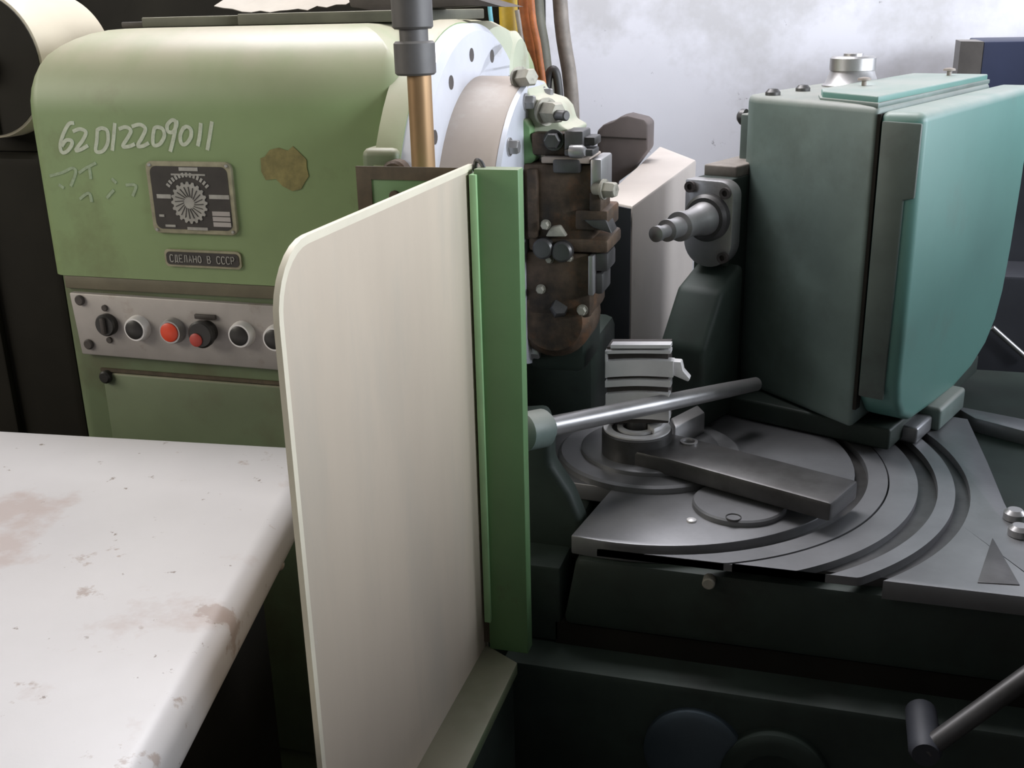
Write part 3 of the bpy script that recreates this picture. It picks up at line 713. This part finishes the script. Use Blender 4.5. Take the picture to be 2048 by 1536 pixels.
hbox('seam_strip', -.080, -.074, -.001, .02, .84, 1.372, MBLK, 0)
b = NB(); prism(b, [H(r, -.006, z) for r, z in ((-.070, .87), (-.024, .87), (-.022, 1.232), (-.004, 1.236), (-.003, 1.36), (-.070, 1.362))], BV * .008, .003); obj('front_dark_strip', b, MTSTRIP, wh, label='dark front strip with brown stains')  # separate darker strip over the front face, wider at its top
hbox('side_shelf', -.428, -.398, .19, .40, .80, 1.345, MTEALD, .004)
k = on(1466, 266, 1, 1.99); kr, kb = hl_of(k)
b = NB(); lathe(b, H(-.426, .21, k.z), -RV, [(0, .016), (.010, .016), (.016, .010)], 18); obj('side_knob', b, MSTEELD, wh)
# top cover with knobs and filler
def top(px, py, z):
    p = on(px, py, 2, z); return hl_of(p)
cr, cb = top(1765, 196, 1.384)
b = NB(); prism(b, [H(r, bb, 1.386) for r, bb in ((-.086, .012), (-.215, .085), (-.245, .15), (-.245, .655), (-.086, .655))], (0, 0, .015), .003, 3); cv = obj('top_cover', b, MTEAL, wh)
b = NB(); prism(b, [H(r, bb, 1.381) for r, bb in ((-.082, .004), (-.217, .079), (-.249, .148), (-.249, .66), (-.082, .66))], (0, 0, .009), .002, 2); obj('cover_lip', b, MTEALD, cv)
for px, py in ((1728, 168), (1898, 148)):
    p = on(px, py, 2, 1.404)
    b = NB(); lathe(b, (p.x, p.y, 1.400), (0, 0, 1), [(0, .0045), (.010, .0045), (.011, .013), (.015, .012), (.017, .004)], 18); obj('cover_knob', b, MPIPE, cv)
p = on(1703, 160, 1, 2.45); fr, fb = hl_of(p)
z_t = on(1705, 112, 1, 2.45).z; z_m = on(1705, 138, 1, 2.45).z
fp = Vector((p.x, 2.45, 0))
b = NB(); lathe(b, fp + Vector((0, 0, 1.375)), (0, 0, 1), [(0, .060), (.014, .060), (.018, .054), (z_m - 1.375, .043)], 36); fil = obj('filler_neck', b, MSTEEL, wh)
b = NB(); lathe(b, fp + Vector((0, 0, z_m)), (0, 0, 1), [(-.002, .0465), (z_t - z_m - .004, .0465), (z_t - z_m, .042)], 36); obj('filler_cap', b, MSTEEL, fil)
b = NB(); lathe(b, fp + Vector((0, 0, z_t)), (0, 0, 1), [(-.002, .020), (.005, .020), (.006, .016)], 24); obj('cap_button', b, MSTEEL, fil)
for px, py in ((1546, 184), (1606, 176)):
    p = on(px, py, 2, 1.392); b = NB(); lathe(b, (p.x, p.y, 1.385), (0, 0, 1), [(0, .0145), (.007, .0145), (.013, .009), (.014, .003)], 18); obj('dome_bolt', b, MSTEELD, wh)
# spindle housing, flange and stepped spindle
b = NB(); prism(b, [H(r, .055, z) for r, z in ((-.452, 1.235), (-.452, 1.03), (-.462, .985), (-.470, .80), (-.372, .80), (-.372, 1.235))], BV * .40, .006); obj('spindle_housing', b, MBED, wh)
hbox('housing_ledge', -.448, -.376, .08, .40, 1.232, 1.256, MPIPE, .004)
b = NB(); P = [(x, z) for x, z in roundrect(-.456, -.352, 1.065, 1.234, (.05, .05, .03, .004))]
prism(b, [H(x, .022, z) for x, z in P], BV * .036, .002); fl = obj('spindle_flange', b, MSTEEL, wh, label='grey steel flange behind the stepped spindle')
for r_, z_ in ((-.443, 1.220), (-.367, 1.213), (-.367, 1.088)):
    b = NB(); lathe(b, H(r_, .024, z_), -BV, [(0, .011), (.010, .011), (.010, .006), (.004, .005)], 16); obj('flange_screw', b, MDBROWN, fl)
SPC = H(-.402, .02, 1.164)
b = NB(); lathe(b, SPC, -BV, [(-.005, .046), (.012, .046), (.018, .040)], 36); obj('spindle_collar', b, MSTEELD, fl)
b = NB(); lathe(b, SPC, -BV, [(h * .84, r) for h, r in ((.01, .034), (.055, .0285), (.060, .0265), (.125, .0245), (.126, .028), (.136, .028), (.137, .019), (.180, .018), (.181, .0205), (.190, .0205), (.191, .012), (.222, .0115), (.223, .0145), (.236, .0145), (.238, .010), (.240, .003))], 32); obj('stepped_spindle', b, MSTEEL, fl)
b = NB(); prism(b, [H(-.445, bb, z) for bb, z in ((.07, 1.07), (-.02, 1.03), (-.085, .93), (-.085, .762), (.07, .762))], RV * .10, .012, 3); obj('spindle_apron', b, MBED, wh)
# foot of the head
p = on(1855, 845, 2, .752); fr, fb = hl_of(p)
hbox('clamp_foot', fr - .05, fr + .035, fb - .04, fb + .12, .752, .80, MTEALD, .008)
p = on(1815, 870, 2, .752); fr, fb = hl_of(p)
hbox('clamp_lug', fr - .035, fr + .030, fb - .04, fb + .05, .752, .785, MPLATE, .006)
hbox('swing_base', -.42, -.02, .04, .60, .757, .80, MBED, .006)

# ------------------------------------------------------------------ things behind
# beige duct
bx = thing('beige_duct', 'beige painted sheet metal duct between tool head and work head', 'duct', (-.45, 2.8, 0))
DQ = [(-.492, 2.36), (-.406, 2.287), (-.366, 3.05), (-.515, 3.36)]
b = NB(); prism(b, [(x, y, .724) for x, y in DQ], (0, 0, .426), .006); obj('duct_body', b, MBEIGEB, bx)
b = NB(); prism(b, [(-.489, 2.352, 1.145), (-.409, 2.285, 1.145), (-.409, 2.279, 1.145), (-.492, 2.348, 1.145)], (0, 0, -.41)); obj('front_strip', b, MDARK, bx, label='dark narrow front')
# grey casting
cs = thing('grey_casting', 'dull grey brown cast plate with clipped top corners beside beige duct', 'casting', (-.6, 2.95, 0))
P = [on(x, y, 1, 2.95) for x, y in ((1194, 262), (1206, 250), (1226, 243), (1240, 234), (1254, 231), (1288, 239), (1297, 248), (1296, 300), (1262, 345), (1225, 372))]
P += [Vector((P[-1].x, 2.95, 0)), Vector((P[0].x + .01, 2.95, 0))]
b = NB(); prism(b, P, (0, .10, 0), .006); obj('cast_plate', b, MCAST, cs)
P2 = [on(x, y, 1, 2.948) for x, y in ((1200, 272), (1293, 277), (1293, 280), (1200, 275))]
b = NB(); prism(b, P2, (0, .004, 0)); obj('parting_line', b, MDBROWN, cs)
# pipes, cables
def pole(name, pts, y, r, m, label, cat, up=True):
    P = [on(px, py, 1, y if not isinstance(y, (list, tuple)) else y[i]) for i, (px, py) in enumerate(pts)]
    b = NB(); tube(b, P, r, 14); return tag(obj(name, b, m), label, cat)
pole('conduit_pipe', ((1112, -420), (1120, 0), (1140, 160), (1146, 270), (1150, 420)), 2.6, .0175, MPIPE, 'grey brown upright pipe against the white wall', 'pipe')
pole('orange_cable', ((1042, -300), (1051, 0), (1066, 90), (1080, 190), (1084, 330)), 2.5, .0165, MORANGE, 'thick rusty orange cable hanging behind the hub', 'cable')
pole('orange_cable', ((1054, -300), (1062, 0), (1076, 95), (1088, 195), (1090, 330)), 2.47, .008, MORANGE, 'thin orange cable in front of the thick rusty one', 'cable')
pole('dark_conduit', ((1060, -300), (1072, 0), (1085, 100), (1098, 220), (1104, 340)), 2.56, .0175, MDCON, 'dark olive conduit right of the orange cables', 'conduit')
pole('black_hose', ((1090, 330), (1094, 190), (1098, 150), (1108, 140), (1115, 160), (1119, 210), (1121, 330)), 2.5, .010, MHOSE, 'black hose bent in a tight loop by the pipe', 'hose')
pole('yellow_pipe', ((1010, -300), (1016, 0), (1022, 120), (1026, 330)), 2.54, .022, MYEL, 'yellow painted upright pipe behind the hub', 'pipe')
pole('brown_pipe', ((1024, -300), (1032, 0), (1046, 120), (1056, 330)), 2.62, .022, MDBROWN, 'dark brown upright pipe beside the yellow pipe', 'pipe')
pole('blue_wire', ((975, -40), (980, 20), (984, 55), (985, 90)), 2.45, .005, MBLUEW, 'thin light blue wire above the pale ring', 'wire')
pole('grey_wire', ((1034, 20), (1040, 60), (1044, 100), (1048, 200)), 2.45, .0055, MPIPE, 'thin tan wire left of the orange cables', 'wire')

# cabinets
bc = thing('electrical_cabinet', 'blackened tall cabinet standing in the dark behind the column', 'cabinet', (-2.0, 2.85, 0))
xr = on(1000, 10, 1, 2.65).x
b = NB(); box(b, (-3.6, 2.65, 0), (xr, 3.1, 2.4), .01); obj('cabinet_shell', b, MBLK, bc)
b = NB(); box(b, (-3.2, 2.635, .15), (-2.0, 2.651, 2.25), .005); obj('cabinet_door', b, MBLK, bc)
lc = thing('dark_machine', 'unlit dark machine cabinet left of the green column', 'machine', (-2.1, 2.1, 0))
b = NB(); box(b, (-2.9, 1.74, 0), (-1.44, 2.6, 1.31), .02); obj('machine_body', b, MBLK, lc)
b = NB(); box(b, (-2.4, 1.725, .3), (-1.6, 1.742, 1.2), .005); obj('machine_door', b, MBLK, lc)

# cream drum motor beside the left shoulder of the column
hd = thing('drum_motor', 'cream drum motor with dark end face behind left shoulder of green column', 'motor', (-1.581, 1.9, 1.31))
MC = Vector((-1.553, 1.75, 1.478))
b = NB(); lathe(b, MC, (0, 1, 0), [(.012, .126), (0, .130), (.002, .1355), (.02, .137), (.07, .137), (.085, .134), (.20, .134), (.225, .128), (.232, .09)], 72); md = obj('motor_drum', b, MCREAM, hd)
b = NB(); lathe(b, MC + Vector((0, -.002, 0)), (0, 1, 0), [(0, .131), (.02, .131)], 56); ef = obj('end_face', b, MBLK, hd)
b = NB(); lathe(b, MC + Vector((0, -.02, 0)), (0, 1, 0), [(0, .03), (.02, .04)], 28); obj('shaft_boss', b, MBLK, ef)
b = NB(); box(b, (-1.57, MC.y - .006, MC.z - .128), (-1.532, MC.y, MC.z + .128), .002); obj('end_rib', b, MBLK, ef)
b = NB(); box(b, (-1.65, 1.80, 1.31), (-1.46, 1.95, 1.365), .006); obj('motor_foot', b, MBLK, hd)
# tray plate, paper and bracket on top of the column
pz = HZ + .001
a = on(205, 55, 1, 1.78); c = on(800, 55, 1, 1.78); m_ = on(466, 40, 1, 1.78)
tpb = thing('top_plate', 'long grey green steel plate lying on top of the column', 'plate', (-.95, 1.95, pz))
b = NB(); box(b, (a.x + .07, 1.80, pz), (m_.x, 2.25, pz + .017), .002); obj('plate_half', b, MDPL, tpb)
b = NB(); box(b, (m_.x + .003, 1.79, pz), (c.x, 2.25, pz + .019), .002); obj('plate_half', b, MDPL, tpb)
b = NB(); box(b, (a.x + .005, 1.83, pz), (a.x + .068, 2.2, pz + .010), .002); obj('end_packing', b, MDBROWN, tpb)
# crumpled paper sheet
b = NB(); nx, ny = 14, 6
p0_, p1_ = on(428, 12, 1, 1.93), on(692, 8, 1, 1.93)
rp = random.Random(5); G = []
for i in range(nx + 1):
    row = []
    for j in range(ny + 1):
        u, v = i / nx, j / ny
        x = p0_.x + (p1_.x - p0_.x) * u; y = 1.93 + .16 * v
        edge = .012 * (1 - math.sin(math.pi * min(1, u * 1.05)))
        z = pz + .021 + edge * (1 - v) + v * .055 + .004 * rp.uniform(-1, 1)
        row.append(Vector((x, y, z)))
    G.append(row)
for sgn in (0, 1):
    V = [[b.verts.new(p + Vector((0, 0, .0012 * sgn))) for p in r] for r in G]
    for i in range(nx):
        for j in range(ny): b.faces.new((V[i][j], V[i + 1][j], V[i + 1][j + 1], V[i][j + 1]))
tag(obj('paper_sheet', b, MPAPER), 'crumpled off white paper sheet on the top plate', 'paper')
P = [on(x, y, 1, 1.9) for x, y in ((690, -30), (700, 14), (752, 24), (800, 22), (866, 16), (940, 12), (1012, 14), (940, -6), (940, -30))]
b = NB(); prism(b, P, (0, .12, 0), .003); tag(obj('angle_bracket', b, MDBROWN), 'dark brown steel bracket ending in a point above the pale ring', 'bracket')

# right side background
nb = thing('navy_box', 'dark navy steel box behind the work head', 'box', (.6, 3.2, 0))
a = on(1926, 84, 1, 3.1)
b = NB(); box(b, (a.x + .05, 3.1, 1.15), (1.4, 3.45, a.z), .004); obj('box_body', b, MNAVY, nb)
b = NB(); prism(b, [(a.x + .05, 3.1, 1.18), (a.x, 3.16, 1.18), (a.x, 3.3, 1.18), (a.x + .05, 3.3, 1.18)], (0, 0, a.z - 1.18)); obj('box_side', b, MCOUP, nb)
b = NB(); box(b, (a.x + .10, 3.15, 0), (1.35, 3.4, 1.15), .004); obj('box_stand', b, MDARK, nb)
rm = thing('slate_machine', 'dark slate machine body right of the work head', 'machine', (1.2, 2.9, 0))
a = on(2016, 552, 1, 2.9)
b = NB(); box(b, (.36, 2.9, 0), (2.0, 3.09, a.z), .01); obj('machine_body', b, MDARK, rm)
b = NB(); tube(b, [on(1985, 655, 1, 2.88), on(2060, 722, 1, 2.88)], .007, 10); obj('rail_rod', b, MSTEEL, rm)
# clamp screws on the right-hand table edge
for px, py, lab in ((2030, 1024, 'small bright clamp screw at the right table edge, upper one'), (2040, 1056, 'small bright clamp screw at the right table edge, lower one')):
    p = on(px, py, 2, .765); b = NB(); lathe(b, (p.x, p.y, .722), (0, 0, 1), [(0, .012), (.03, .012), (.031, .017), (.042, .017), (.048, .011)], 18)
    tag(obj('clamp_screw', b, MSTEEL), lab, 'screw', 'clamp screws on the table edge')
# slanting bar low right
br = thing('slanting_bar', 'dim grey steel bar slanting across the lower right corner', 'bar', (.25, 1.3, .3))
a = on(1850, 1500, 1, 1.34); c = on(2075, 1338, 1, 1.40)
b = NB(); tube(b, [a, c], .014, 14); obj('bar', b, MSTEELD, br)
b = NB(); lathe(b, a + Vector((0, .088, 0)), (0, -1, 0), [(0, .022), (.09, .022), (.10, .018)], 24); obj('bar_hub', b, MDARK, br)

# cabinet added outside the view to shade the lower guard and bed
tc = thing('shade_cabinet', 'added dark grey cabinet with two doors shading guard and bed', 'cabinet', (1.55, .9, 0))
b = NB(); box(b, (1.25, -.2, .06), (1.85, 2.05, 1.56), .01); obj('cabinet_shell', b, MDARK, tc)  # shell of the added shade cabinet
for y0, y1, yh in ((-.17, .92, .88), (.93, 2.02, .97)):
    b = NB(); box(b, (1.238, y0, .12), (1.252, y1, 1.50), .004); dr_ = obj('cabinet_door', b, MDARK, tc)
    b = NB(); cyl(b, (1.22, yh, .8), (1.22, yh, .95), .008, 12, .002); box(b, (1.22, yh - .005, .81), (1.239, yh + .005, .82)); box(b, (1.22, yh - .005, .93), (1.239, yh + .005, .94)); obj('shade_cabinet_handle', b, MSTEEL, dr_)
b = NB(); box(b, (1.27, -.18, 0), (1.83, 2.03, .06)); obj('plinth', b, MBLK, tc)  # plinth of the added shade cabinet
